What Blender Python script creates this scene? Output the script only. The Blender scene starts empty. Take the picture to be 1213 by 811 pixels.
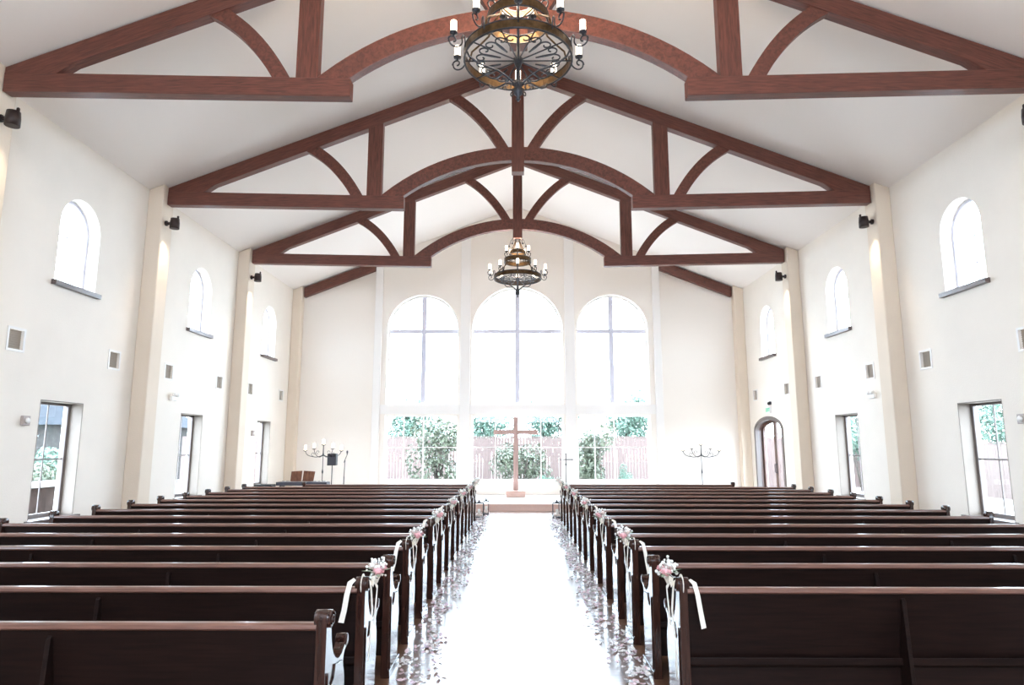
import bpy, math, random
from mathutils import Vector, Matrix
from mathutils.geometry import tessellate_polygon

random.seed(7)
R = math.radians
PI = math.pi
SC = bpy.context.scene
COL = SC.collection

# ------------------------------------------------------------------ helpers
class MB:
    """collects shapes and links them as one mesh object"""
    def __init__(s):
        s.v = []; s.f = []; s.sm = []
    def add(s, vs, fs, smooth=False):
        b = len(s.v)
        s.v += [tuple(v) for v in vs]
        for f in fs:
            s.f.append([b + i for i in f]); s.sm.append(smooth)
    def box(s, x0, x1, y0, y1, z0, z1):
        v = [(x0,y0,z0),(x1,y0,z0),(x1,y1,z0),(x0,y1,z0),(x0,y0,z1),(x1,y0,z1),(x1,y1,z1),(x0,y1,z1)]
        s.add(v, [(3,2,1,0),(4,5,6,7),(0,1,5,4),(1,2,6,5),(2,3,7,6),(3,0,4,7)])
    def prism(s, poly, a, b, fn, smooth=False):
        """poly: 2-D outline; fn(u, v, w) -> xyz; extruded from w=a to w=b (concave outlines are fine)"""
        n = len(poly)
        tri = tessellate_polygon([[Vector((p[0], p[1], 0)) for p in poly]])
        v = [fn(p[0], p[1], a) for p in poly] + [fn(p[0], p[1], b) for p in poly]
        f = [tuple(t) for t in tri] + [tuple(n + i for i in reversed(t)) for t in tri]
        base = len(s.v)
        s.add(v, f)
        for i in range(n):
            j = (i + 1) % n
            s.f.append([base + i, base + j, base + n + j, base + n + i]); s.sm.append(smooth)
    def holed(s, outline, holes, a, b, fn):
        """slab with openings, reveals included"""
        loops = [outline] + holes
        tri = tessellate_polygon([[Vector((p[0], p[1], 0)) for p in l] for l in loops])
        pts = [p for l in loops for p in l]; n = len(pts)
        v = [fn(p[0], p[1], a) for p in pts] + [fn(p[0], p[1], b) for p in pts]
        base = len(s.v)
        s.add(v, [tuple(t) for t in tri] + [tuple(n + i for i in reversed(t)) for t in tri])
        o = 0
        for l in loops:
            m = len(l)
            for i in range(m):
                j = (i + 1) % m
                s.f.append([base + o + i, base + o + j, base + n + o + j, base + n + o + i]); s.sm.append(False)
            o += m
    def tube(s, path, r, n=6, closed=False, smooth=True, flat=1.0):
        """round bar along a path; r may be a list"""
        P = [Vector(p) for p in path]; m = len(P)
        rr = r if isinstance(r, (list, tuple)) else [r] * m
        ref = None; rings = []
        for i in range(m):
            if closed: t = P[(i + 1) % m] - P[i - 1]
            else: t = P[min(i + 1, m - 1)] - P[max(i - 1, 0)]
            if t.length < 1e-9: t = Vector((0, 0, 1))
            t.normalize()
            if ref is None:
                ref = Vector((0, 0, 1)) if abs(t.z) < .9 else Vector((1, 0, 0))
            u = (ref - t * ref.dot(t))
            if u.length < 1e-4: u = t.orthogonal()
            u.normalize(); w = t.cross(u); ref = u
            rings.append([P[i] + (u * math.cos(2*PI*k/n) * flat + w * math.sin(2*PI*k/n)) * rr[i] for k in range(n)])
        v = [p for q in rings for p in q]; f = []
        for i in range(m if closed else m - 1):
            a = i * n; b = ((i + 1) % m) * n
            for k in range(n):
                f.append((a + k, a + (k + 1) % n, b + (k + 1) % n, b + k))
        if not closed:
            f.append(tuple(reversed(range(n)))); f.append(tuple((m - 1) * n + k for k in range(n)))
        s.add(v, f, smooth)
    def strip(s, path, wid, th, up):
        """flat bar: rectangle wid (along up) x th"""
        P = [Vector(p) for p in path]; m = len(P); v = []; f = []
        ups = up if isinstance(up, list) else [up] * m
        for i in range(m):
            t = (P[min(i + 1, m - 1)] - P[max(i - 1, 0)]).normalized()
            u = Vector(ups[i]); u = (u - t * u.dot(t)).normalized(); w = t.cross(u)
            wd = wid[i] if isinstance(wid, (list, tuple)) else wid
            for a, b in ((-1,-1),(1,-1),(1,1),(-1,1)):
                v.append(P[i] + u * a * wd / 2 + w * b * th / 2)
        for i in range(m - 1):
            for k in range(4):
                f.append((4*i + k, 4*i + (k+1) % 4, 4*(i+1) + (k+1) % 4, 4*(i+1) + k))
        f.append((3,2,1,0)); f.append(tuple(4*(m-1) + k for k in range(4)))
        s.add(v, f)
    def lathe(s, prof, n=16, c=(0,0,0), axis='z', smooth=True):
        """prof: (radius, height) list"""
        v = []; f = []; m = len(prof)
        for r, h in prof:
            for k in range(n):
                a = 2*PI*k/n; x, y = r*math.cos(a), r*math.sin(a)
                p = (x, y, h) if axis == 'z' else ((h, x, y) if axis == 'x' else (x, h, y))
                v.append((c[0]+p[0], c[1]+p[1], c[2]+p[2]))
        for i in range(m - 1):
            for k in range(n):
                f.append((i*n + k, i*n + (k+1) % n, (i+1)*n + (k+1) % n, (i+1)*n + k))
        f.append(tuple(reversed(range(n)))); f.append(tuple((m-1)*n + k for k in range(n)))
        s.add(v, f, smooth)
    def ball(s, c, r, n=8, m=6, sz=(1,1,1)):
        prof = [(max(1e-4, r*math.sin(PI*i/m)), -r*math.cos(PI*i/m)) for i in range(m + 1)]
        v0 = len(s.v)
        s.lathe(prof, n)
        for i in range(v0, len(s.v)):
            x, y, z = s.v[i]; s.v[i] = (c[0]+x*sz[0], c[1]+y*sz[1], c[2]+z*sz[2])
    def build(s, name, mat, parent=None, bevel=0, loc=None, seg=2):
        me = bpy.data.meshes.new(name)
        me.from_pydata(s.v, [], s.f); me.update()
        import bmesh
        bm = bmesh.new(); bm.from_mesh(me)
        bmesh.ops.recalc_face_normals(bm, faces=bm.faces); bm.to_mesh(me); bm.free()
        me.polygons.foreach_set('use_smooth', s.sm)
        me.materials.append(mat)
        o = bpy.data.objects.new(name, me); COL.objects.link(o)
        if parent is not None: o.parent = parent
        if loc is not None: o.location = loc
        if bevel:
            b = o.modifiers.new('edge', 'BEVEL'); b.width = bevel; b.segments = seg
            b.limit_method = 'ANGLE'; b.angle_limit = R(40)
        return o

def tag(o, label, cat, group=None, kind=None):
    o['label'] = label; o['category'] = cat
    if group: o['group'] = group
    if kind: o['kind'] = kind
    return o
def empty(name, loc=(0,0,0), rz=0):
    o = bpy.data.objects.new(name, None); COL.objects.link(o)
    o.location = loc; o.rotation_euler = (0,0,rz); o.empty_display_size = .1
    return o
def copy_tree(o, parent=None):
    c = o.copy(); COL.objects.link(c); c.parent = parent
    for ch in list(o.children): copy_tree(ch, c)
    return c
def struct(o, label, cat):
    return tag(o, label, cat, kind='structure')
def bez(p0, p1, p2, n=10):
    r = []
    for i in range(n + 1):
        t = i / n
        r.append(tuple((1-t)**2*a + 2*t*(1-t)*b + t*t*c for a, b, c in zip(p0, p1, p2)))
    return r

# ------------------------------------------------------------------ materials
def new_mat(name):
    m = bpy.data.materials.new(name); m.use_nodes = True
    nt = m.node_tree; nt.nodes.clear()
    out = nt.nodes.new('ShaderNodeOutputMaterial')
    return m, nt, out
def simple(name, col, rough=.5, metal=0, coat=0, var=0, vscale=8, bump=0, bscale=60, spec=.5, stretch=(1,1,1), coat_rough=.1):
    m, nt, out = new_mat(name)
    b = nt.nodes.new('ShaderNodeBsdfPrincipled')
    b.inputs['Base Color'].default_value = (*col, 1)
    b.inputs['Roughness'].default_value = rough
    b.inputs['Metallic'].default_value = metal
    b.inputs['Coat Weight'].default_value = coat
    b.inputs['Coat Roughness'].default_value = coat_rough
    b.inputs['Specular IOR Level'].default_value = spec
    tc = nt.nodes.new('ShaderNodeTexCoord'); mp = nt.nodes.new('ShaderNodeMapping')
    mp.inputs['Scale'].default_value = stretch
    nt.links.new(tc.outputs['Object'], mp.inputs['Vector'])
    if var:
        n = nt.nodes.new('ShaderNodeTexNoise'); n.inputs['Scale'].default_value = vscale; n.inputs['Detail'].default_value = 4
        nt.links.new(mp.outputs['Vector'], n.inputs['Vector'])
        cr = nt.nodes.new('ShaderNodeValToRGB')
        cr.color_ramp.elements[0].position = .3; cr.color_ramp.elements[1].position = .7
        cr.color_ramp.elements[0].color = (*[c*(1-var) for c in col], 1)
        cr.color_ramp.elements[1].color = (*[min(1, c*(1+var)) for c in col], 1)
        nt.links.new(n.outputs['Fac'], cr.inputs['Fac']); nt.links.new(cr.outputs['Color'], b.inputs['Base Color'])
    if bump:
        n2 = nt.nodes.new('ShaderNodeTexNoise'); n2.inputs['Scale'].default_value = bscale; n2.inputs['Detail'].default_value = 3
        nt.links.new(mp.outputs['Vector'], n2.inputs['Vector'])
        bp = nt.nodes.new('ShaderNodeBump'); bp.inputs['Strength'].default_value = bump; bp.inputs['Distance'].default_value = .01
        nt.links.new(n2.outputs['Fac'], bp.inputs['Height']); nt.links.new(bp.outputs['Normal'], b.inputs['Normal'])
    nt.links.new(b.outputs['BSDF'], out.inputs['Surface'])
    return m
def wood(name, dark, light, rough, coat, stretch, rot=(0,0,0), scale=1.0, knots=False, coat_rough=.12, spec=.5):
    m, nt, out = new_mat(name)
    L = nt.links.new
    b = nt.nodes.new('ShaderNodeBsdfPrincipled')
    b.inputs['Roughness'].default_value = rough; b.inputs['Coat Weight'].default_value = coat
    b.inputs['Coat Roughness'].default_value = coat_rough; b.inputs['Specular IOR Level'].default_value = spec
    tc = nt.nodes.new('ShaderNodeTexCoord'); mp0 = nt.nodes.new('ShaderNodeMapping'); mp = nt.nodes.new('ShaderNodeMapping')
    mp0.inputs['Rotation'].default_value = rot; mp.inputs['Scale'].default_value = [s*scale for s in stretch]
    L(tc.outputs['Object'], mp0.inputs['Vector']); L(mp0.outputs['Vector'], mp.inputs['Vector'])
    n = nt.nodes.new('ShaderNodeTexNoise'); n.inputs['Scale'].default_value = 3; n.inputs['Detail'].default_value = 6; n.inputs['Distortion'].default_value = .6
    L(mp.outputs['Vector'], n.inputs['Vector'])
    cr = nt.nodes.new('ShaderNodeValToRGB')
    cr.color_ramp.elements[0].position = .32; cr.color_ramp.elements[1].position = .68
    cr.color_ramp.elements[0].color = (*dark, 1); cr.color_ramp.elements[1].color = (*light, 1)
    L(n.outputs['Fac'], cr.inputs['Fac'])
    col = cr.outputs['Color']
    if knots:
        vo = nt.nodes.new('ShaderNodeTexVoronoi'); vo.inputs['Scale'].default_value = 1.4
        L(mp0.outputs['Vector'], vo.inputs['Vector'])
        k = nt.nodes.new('ShaderNodeValToRGB'); k.color_ramp.elements[0].position = .02; k.color_ramp.elements[1].position = .07
        k.color_ramp.elements[0].color = (.35,.3,.3,1); k.color_ramp.elements[1].color = (1,1,1,1)
        L(vo.outputs['Distance'], k.inputs['Fac'])
        mx = nt.nodes.new('ShaderNodeMix'); mx.data_type = 'RGBA'; mx.blend_type = 'MULTIPLY'; mx.inputs[0].default_value = 1
        L(col, mx.inputs[6]); L(k.outputs['Color'], mx.inputs[7]); col = mx.outputs[2]
    L(col, b.inputs['Base Color'])
    bp = nt.nodes.new('ShaderNodeBump'); bp.inputs['Strength'].default_value = .12; bp.inputs['Distance'].default_value = .004
    L(n.outputs['Fac'], bp.inputs['Height']); L(bp.outputs['Normal'], b.inputs['Normal'])
    L(b.outputs['BSDF'], out.inputs['Surface'])
    return m
def emit(name, col, s):
    m, nt, out = new_mat(name)
    e = nt.nodes.new('ShaderNodeEmission'); e.inputs['Color'].default_value = (*col, 1); e.inputs['Strength'].default_value = s
    nt.links.new(e.outputs[0], out.inputs['Surface']); return m
def glass(name):
    m, nt, out = new_mat(name)
    t = nt.nodes.new('ShaderNodeBsdfTransparent'); t.inputs['Color'].default_value = (.96,.98,.97,1)
    g = nt.nodes.new('ShaderNodeBsdfGlossy'); g.inputs['Roughness'].default_value = .01
    fr = nt.nodes.new('ShaderNodeFresnel'); fr.inputs['IOR'].default_value = 1.45
    mx = nt.nodes.new('ShaderNodeMixShader')
    ge = nt.nodes.new('ShaderNodeNewGeometry'); inv = nt.nodes.new('ShaderNodeMath'); inv.operation = 'SUBTRACT'; inv.inputs[0].default_value = 1
    ml = nt.nodes.new('ShaderNodeMath'); ml.operation = 'MULTIPLY'
    nt.links.new(ge.outputs['Backfacing'], inv.inputs[1]); nt.links.new(fr.outputs[0], ml.inputs[0]); nt.links.new(inv.outputs[0], ml.inputs[1])
    nt.links.new(ml.outputs[0], mx.inputs[0]); nt.links.new(t.outputs[0], mx.inputs[1]); nt.links.new(g.outputs[0], mx.inputs[2])
    nt.links.new(mx.outputs[0], out.inputs['Surface']); return m
def floor_mat(name):
    m, nt, out = new_mat(name); L = nt.links.new
    b = nt.nodes.new('ShaderNodeBsdfPrincipled')
    b.inputs['Roughness'].default_value = .34; b.inputs['Coat Weight'].default_value = 1.0
    b.inputs['Coat Roughness'].default_value = .13; b.inputs['Coat IOR'].default_value = 1.45
    tc = nt.nodes.new('ShaderNodeTexCoord')
    br = nt.nodes.new('ShaderNodeTexBrick')
    br.inputs['Scale'].default_value = 1; br.inputs['Brick Width'].default_value = 1.6; br.inputs['Row Height'].default_value = .13
    br.inputs['Mortar Size'].default_value = .003; br.inputs['Mortar Smooth'].default_value = .3
    br.inputs['Color1'].default_value = (.24,.125,.075,1); br.inputs['Color2'].default_value = (.18,.09,.052,1); br.inputs['Mortar'].default_value = (.05,.025,.016,1)
    L(tc.outputs['Object'], br.inputs['Vector'])
    mp = nt.nodes.new('ShaderNodeMapping'); mp.inputs['Scale'].default_value = (1.5, 18, 1); L(tc.outputs['Object'], mp.inputs['Vector'])
    n = nt.nodes.new('ShaderNodeTexNoise'); n.inputs['Scale'].default_value = 3; n.inputs['Detail'].default_value = 5; L(mp.outputs['Vector'], n.inputs['Vector'])
    mx = nt.nodes.new('ShaderNodeMix'); mx.data_type = 'RGBA'; mx.blend_type = 'MULTIPLY'; mx.inputs[0].default_value = .5
    L(br.outputs['Color'], mx.inputs[6]); L(n.outputs['Fac'], mx.inputs[7]); L(mx.outputs[2], b.inputs['Base Color'])
    bp = nt.nodes.new('ShaderNodeBump'); bp.inputs['Strength'].default_value = .05; bp.inputs['Distance'].default_value = .003; bp.invert = True
    L(br.outputs['Fac'], bp.inputs['Height']); L(bp.outputs['Normal'], b.inputs['Normal']); L(bp.outputs['Normal'], b.inputs['Coat Normal'])
    L(b.outputs['BSDF'], out.inputs['Surface']); return m

M = {}
M['plaster'] = simple('cream_plaster', (.85,.79,.715), .75, var=.02, vscale=1.5, bump=.25, bscale=45)
M['ceiling'] = simple('white_ceiling_paint', (.90,.855,.82), .8)
M['pilaster'] = simple('shade_tan_plaster', (.74,.635,.52), .75, var=.02, vscale=1.5, bump=.25, bscale=45)  # pilaster tan, deepened to carry the shade on their faces
M['backplaster'] = simple('pale_cream_plaster', (.85,.79,.725), .75, bump=.15, bscale=45)
M['white_trim'] = simple('white_painted_trim', (.84,.81,.78), .5)
TD, TL = (.075,.021,.013), (.170,.050,.032)
M['timber_x'] = wood('truss_timber_level', TD, TL, .5, .15, (1.2,14,14), knots=True)
M['timber_up'] = wood('truss_timber_upright', TD, TL, .5, .15, (14,14,1.2), knots=True)
M['timber_rake_a'] = wood('truss_timber_rake', TD, TL, .5, .15, (1.2,14,14), rot=(0,R(-21.3),0), knots=True)
M['timber_rake_b'] = wood('truss_timber_rake_other', TD, TL, .5, .15, (1.2,14,14), rot=(0,R(21.3),0), knots=True)
M['timber_curve'] = wood('truss_timber_curved', TD, TL, .5, .15, (6,14,6), knots=True)
PD, PL = (.0065,.0030,.0025), (.0145,.0064,.0049)
M['pew_x'] = wood('pew_stained_oak', PD, PL, .42, .0, (1.0,12,16), spec=.16)
M['pew_up'] = wood('pew_stained_oak_upright', (.022,.0085,.0065), (.046,.0185,.013), .16, .1, (14,14,1.2), coat_rough=.07)
M['pew_cap'] = wood('pew_cap_highlight_oak', (.11,.048,.033), (.19,.085,.058), .38, .5, (1.0,12,16))  # cap wood lightened to paint in the highlight along the rail
M['cushion'] = simple('tan_seat_cushion', (.42,.34,.27), .9, var=.12, vscale=90)
M['floor'] = floor_mat('polished_plank_floor')
M['stair'] = simple('pinkish_carpet', (.82,.57,.48), .9, var=.08, vscale=70)
M['dais'] = simple('pale_dais_carpet', (.72,.66,.62), .7, var=.04, vscale=50)
M['taupe_frame'] = simple('taupe_window_metal', (.17,.14,.13), .45)
M['grey_frame'] = simple('grey_white_window_frame', (.62,.61,.70), .45)
M['sill'] = wood('stained_sill_wood', (.075,.052,.05), (.15,.11,.10), .4, .3, (14,1.2,14))
M['door_wood'] = wood('door_stained_wood', (.07,.034,.026), (.15,.075,.055), .4, .4, (12,12,1))
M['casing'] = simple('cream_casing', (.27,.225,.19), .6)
M['glass'] = glass('clear_window_glass')
M['iron'] = simple('black_wrought_iron', (.045,.045,.052), .42, metal=.6, var=.3, vscale=30)
M['bronze'] = simple('aged_bronze', (.10,.058,.026), .38, metal=.85, var=.35, vscale=20)
M['candle_glow'] = emit('lit_candle_glass', (1,.86,.66), 7)
M['wax'] = simple('white_candle_wax', (.85,.82,.76), .5)
M['lamp_glow'] = emit('lit_lamp_lens', (1,.84,.62), 14)
M['fixture'] = simple('dark_bronze_fixture', (.03,.017,.015), .45, metal=.3)
M['black'] = simple('black_plastic', (.012,.012,.014), .45)
M['grey'] = simple('grey_plastic', (.05,.05,.065), .5)
M['grille'] = simple('tan_grille_fabric', (.36,.31,.26), .9, var=.1, vscale=120)
M['white'] = simple('white_plastic', (.82,.8,.78), .4)
M['taupe_box'] = simple('taupe_plastic', (.42,.36,.34), .5)
M['music_wood'] = wood('music_desk_wood', (.13,.05,.028), (.26,.11,.06), .45, .3, (8,8,1))
M['cross_wood'] = wood('cross_rough_wood', (.40,.26,.23), (.56,.38,.34), .7, 0, (10,10,1))  # cross wood lightened to carry the glare of the windows behind
M['base_wood'] = wood('cross_base_wood', (.56,.36,.30), (.70,.48,.41), .6, .1, (1,10,10))
M['ribbon'] = simple('cream_satin_ribbon', (.80,.74,.64), .35)
M['pink'] = simple('pink_rose_petals', (.80,.44,.46), .7, var=.25, vscale=60)
M['blush'] = simple('blush_rose_petals', (.84,.70,.64), .7, var=.12, vscale=60)
M['babys'] = simple('white_filler_flowers', (.82,.82,.78), .8)
M['leafgreen'] = simple('grey_green_posy_leaf', (.24,.30,.20), .7)
M['petal_a'] = simple('pink_floor_petal', (.90,.66,.70), .7, var=.25, vscale=30)
M['petal_b'] = simple('pale_floor_petal', (.93,.88,.89), .7, var=.15, vscale=30)
M['petal_c'] = simple('mauve_floor_petal', (.76,.60,.69), .7, var=.25, vscale=30)
M['exit_green'] = emit('green_exit_letters', (.12,.8,.45), 1.0)
M['fence'] = wood('garden_fence_cedar', (.105,.070,.063), (.135,.095,.085), .8, 0, (9,9,.7))  # both fence colours paled and greyed to carry the garden glare
M['fence_pale'] = wood('glare_paled_fence_cedar', (.105,.076,.068), (.13,.098,.088), .8, 0, (9,9,.7))
M['paving'] = simple('pale_concrete_ground', (.30,.29,.27), .9, var=.06, vscale=3)
M['bark'] = simple('grey_bark', (.06,.048,.04), .9, var=.3, vscale=12)
M['leaf_a'] = simple('olive_shrub_leaf', (.085,.10,.065), .6, var=.45, vscale=2.5)
M['leaf_b'] = simple('dark_green_tree_leaf', (.095,.155,.115), .6, var=.35, vscale=2)
M['leaf_c'] = simple('round_shrub_leaf', (.085,.16,.115), .6, var=.3, vscale=5)
M['stone'] = simple('grey_house_stone', (.040,.038,.036), .9, spec=.1, var=.25, vscale=5)
M['slate'] = simple('grey_roof_slate', (.022,.025,.030), .8, spec=.05, var=.25, vscale=6)
M['brownstone'] = simple('brown_patio_stone', (.030,.020,.017), .9, spec=.1, var=.3, vscale=4)

# ------------------------------------------------------------------ dimensions (metres)
WX = 7.65          # side wall face
WT = .35           # wall thickness
YB = 22.0          # end wall
YR = -3.0          # rear wall
EZ = 7.02          # eaves height at wall face
SL = .392          # ceiling slope
TY = [8.55 + 4.43*i for i in range(3)]    # truss front faces
WC = [6.52, 10.96, 15.39, 19.82]          # window centres along the side walls
WC0 = [2.09]

def arch_pts(u0, u1, z0, zs, rise, n=20):
    c = (u0 + u1)/2; h = (u1 - u0)/2
    return [(u0, z0), (u1, z0)] + [(c + h*math.cos(PI*i/n), zs + rise*math.sin(PI*i/n)) for i in range(n + 1)]
def rect_pts(u0, u1, z0, z1): return [(u0,z0),(u1,z0),(u1,z1),(u0,z1)]

# ------------------------------------------------------------------ room shell
m = MB(); m.box(-WX-WT, WX+WT, YR-WT, YB+WT, -.2, 0)
struct(m.build('floor', M['floor']), 'polished dark plank floor running down the aisle between the pews', 'floor')
m = MB(); m.box(-7.32, 7.32, 18.40, YB, .001, .155)
dais = struct(m.build('floor_dais', M['dais'], bevel=.01), 'low pale platform across the front below the big windows', 'platform')
m = MB(); m.box(-7.32, 7.32, 18.375, 18.40, .001, .158)
m.box(-7.32, 7.32, 18.355, 18.41, .158, .185)
st = m.build('riser', M['stair'], dais); st['label'] = 'pinkish carpeted step edge'
m = MB(); m.box(-7.32, 7.32, 18.41, YB, .155, .185); m.build('dais_top', M['dais'], dais)

UPW = (.52, 4.46, 5.49, .53)    # half width, sill, spring, rise
LOW = (.53, .60, 2.50)
DOOR = (20.2, 1.14, 2.22, .43)  # centre, half width, spring, rise
def side_holes(sg):
    hs = []
    for c in WC0 + WC:
        hs.append(arch_pts(c-UPW[0], c+UPW[0], UPW[1], UPW[2], UPW[3]))
        if not (sg > 0 and c > 19): hs.append(rect_pts(c-LOW[0], c+LOW[0], LOW[1], LOW[2]))
    for c in WC0 + WC:
        for dy in (-1.19, 1.27):
            if c > 6: hs.append(rect_pts(c+dy-.155, c+dy+.155, 3.21, 3.52)) if not (c > 19 and dy < 0 and False) else None
    if sg > 0: hs.append([(DOOR[0]-DOOR[1], .012), (DOOR[0]+DOOR[1], .012)] + [(DOOR[0]+DOOR[1]*math.cos(PI*i/20), DOOR[2]+DOOR[3]*math.sin(PI*i/20)) for i in range(21)])
    return hs
for sg, nm, lb in ((-1, 'wall_left', 'cream plaster side wall opposite the arched door'), (1, 'wall_right', 'cream plaster side wall holding the arched door')):
    m = MB(); m.holed(rect_pts(YR, YB, 0, EZ + .25), side_holes(sg), WX, WX+WT, lambda u, v, w, s=sg: (s*w, u, v))
    struct(m.build(nm, M['plaster']), lb, 'wall')
def gable(x0=-WX-WT, x1=WX+WT):
    return [(-WX-WT, 0), (WX+WT, 0), (WX+WT, EZ+.2-.392*.35), (0, EZ+SL*WX+.2), (-WX-WT, EZ+.2-.392*.35)]
BW = [(-4.41,-1.99, 5.66, 1.21), (-1.53,1.53, 5.62, 1.53), (1.99,4.41, 5.66, 1.21)]
holes = []
for x0, x1, zs, rise in BW:
    holes.append(arch_pts(x0, x1, 3.14, zs, rise, 32)); holes.append(rect_pts(x0, x1, .62, 2.77))
m = MB(); m.holed(gable(), holes, YB-.14, YB+WT, lambda u, v, w: (u, w, v))
# end wall stands .14 forward only in the window bay: trim the side fields with their own thinner slab
for o in [m]: pass
bay = [(-4.85, .186), (4.85, .186), (4.85, EZ+SL*(WX-4.85)-.01), (0, EZ+SL*WX-.01), (-4.85, EZ+SL*(WX-4.85)-.01)]
m = MB(); m.holed(gable(), holes, YB, YB+WT, lambda u, v, w: (u, w, v))
struct(m.build('wall_back', M['backplaster']), 'pale gabled end wall behind the wooden cross', 'wall')
m = MB(); m.holed(bay, holes, YB-.13, YB-.001, lambda u, v, w: (u, w, v))
struct(m.build('trim_1', M['backplaster'], bevel=.006), 'raised pale window bay around the six end windows', 'window surround')
k = 2
for x0, x1 in ((-4.85,-4.60), (-1.93,-1.60), (1.60,1.93), (4.60,4.85)):
    zt = EZ + SL*(WX - max(abs(x0), abs(x1))) - .02
    m = MB(); m.box(x0, x1, YB-.19, YB-.131, .186, zt)
    side = 'keyboard' if x0 < 0 else 'arched door'
    struct(m.build('trim_%d' % k, M['white_trim'], bevel=.008), 'flat white %s pilaster of the end windows towards the %s' % ('outer' if abs(x0) > 3 else 'inner', side), 'pilaster'); k += 1
m = MB(); m.box(-4.59, -1.94, YB-.165, YB-.131, 2.80, 3.11); m.box(-1.59, 1.59, YB-.165, YB-.131, 2.80, 3.11); m.box(1.94, 4.59, YB-.165, YB-.131, 2.80, 3.11)
struct(m.build('trim_%d' % k, M['white_trim'], bevel=.006), 'white flat band between the upper and lower end windows', 'window band'); k += 1
m = MB(); m.holed(gable(), [rect_pts(-3.0, 3.0, 3.4, 6.5)], YR-WT, YR, lambda u, v, w: (u, w, v))  # high opening behind the view, added to let fill light in
struct(m.build('wall_rear', M['plaster']), 'cream rear wall out of view, wide high opening added for fill light', 'wall')
for sg, nm in ((-1, 'ceiling_left'), (1, 'ceiling_right')):
    m = MB(); m.prism([(sg*(WX+WT), EZ-SL*WT), (0, EZ+SL*WX), (0, EZ+SL*WX+.2), (sg*(WX+WT), EZ-SL*WT+.2)], YR-WT, YB+WT, lambda u, v, w: (u, w, v))
    struct(m.build('ceiling' if sg < 0 else 'ceiling_slope', M['ceiling']), 'white sloping ceiling %s' % ('opposite the arched door' if sg < 0 else 'above the arched door wall'), 'ceiling')
# pilasters that carry the trusses
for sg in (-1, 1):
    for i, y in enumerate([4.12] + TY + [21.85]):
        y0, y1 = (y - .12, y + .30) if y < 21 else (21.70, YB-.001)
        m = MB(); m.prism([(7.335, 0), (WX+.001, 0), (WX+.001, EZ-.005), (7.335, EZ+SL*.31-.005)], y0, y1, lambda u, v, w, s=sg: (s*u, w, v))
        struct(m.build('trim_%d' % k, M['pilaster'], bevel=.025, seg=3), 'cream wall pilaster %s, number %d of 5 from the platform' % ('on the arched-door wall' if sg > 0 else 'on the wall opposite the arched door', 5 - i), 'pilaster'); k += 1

# ------------------------------------------------------------------ windows in the side walls
wn = 1
def side_window(sg, c, upper, wall, which):
    global wn
    hw = UPW[0] if upper else LOW[0]
    z0 = UPW[1] if upper else LOW[1]
    t = lambda u, v, w: (sg*w, u, v)          # local: u along wall, v up from sill, w outward from wall face
    root = empty('window_%d' % wn, (sg*WX, c, z0)); wn += 1
    struct(root, '%s %s on %s' % ('arched high window,' if upper else 'tall low window,', which, wall), 'window')
    d0, d1 = .21, .27
    m = MB()
    if upper:
        zs, rs = UPW[2]-z0, UPW[3]
        outer = arch_pts(-hw+.001, hw-.001, .001, zs, rs-.001); inner = arch_pts(-hw+.055, hw-.055, .05, zs, rs-.055)
    else:
        H = LOW[2]-z0
        outer = rect_pts(-hw+.001, hw-.001, .001, H-.001); inner = rect_pts(-hw+.075, hw-.075, .07, H-.06)
    m.holed(outer, [inner], d0, d1, t)
    m.build('window_frame', M['grey_frame'] if upper else M['taupe_frame'], root, bevel=.006)
    if upper:
        for z in (.42, .90):
            m = MB(); m.box(min(sg*.235, sg*.25), max(sg*.235, sg*.25), -hw+.05, hw-.05, z-.009, z+.009); m.build('muntin', M['grey_frame'], root)
        m = MB(); m.box(min(sg*.236, sg*.249), max(sg*.236, sg*.249), -.008, .008, .05, zs+rs-.05); m.build('muntin', M['grey_frame'], root)
        pane = arch_pts(-hw+.05, hw-.05, .045, zs, rs-.05)
    else:
        m = MB(); m.box(min(sg*.232, sg*.252), max(sg*.232, sg*.252), -hw+.07, hw-.07, .93, .955); m.build('muntin', M['taupe_frame'], root)
        m = MB(); m.box(min(sg*.233, sg*.251), max(sg*.233, sg*.251), -.010, .010, .07, H-.06); m.build('muntin', M['taupe_frame'], root)
        pane = rect_pts(-hw+.07, hw-.07, .065, H-.055)
    m = MB(); m.prism(pane, .239, .245, t); m.build('pane', M['glass'], root)
    m = MB()
    m.box(min(-sg*.085, sg*.205), max(-sg*.085, sg*.205), -hw-.06, hw+.06, -.085, -.001) if False else None
    # sill board: projects into the room, notched between the jambs
    a, b = sorted((-sg*.085, sg*.0)); m.box(a, b, -hw-.07, hw+.07, -.075, .004)
    a, b = sorted((0, sg*.21)); m.box(a, b, -hw+.002, hw-.002, .0005, .004)
    m.build('window_sill', M['sill'], root, bevel=.004)
    if not upper:
        m = MB()
        for s2 in (-1, 1):
            y0, y1 = sorted((s2*(hw-.0015), s2*(hw-.018)))
            a, b = sorted((sg*.002, sg*.209)); m.box(a, b, y0, y1, .005, H-.019)
        m.box(a, b, -hw+.0015, hw-.0015, H-.018, H-.0015)
        m.build('casing', M['casing'], root)
    return root
rows = {6.52: 'beside the rearmost pews', 10.96: 'second bay from the last pew row', 15.39: 'middle bay of the three in view', 19.82: 'bay next to the platform', 2.09: 'behind the last pews'}
for sg in (-1, 1):
    wall = 'the arched-door wall' if sg > 0 else 'the wall opposite the arched door'
    for c in WC0 + WC:
        side_window(sg, c, True, wall, rows[c])
        if not (sg > 0 and c > 19): side_window(sg, c, False, wall, rows[c])

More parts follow.
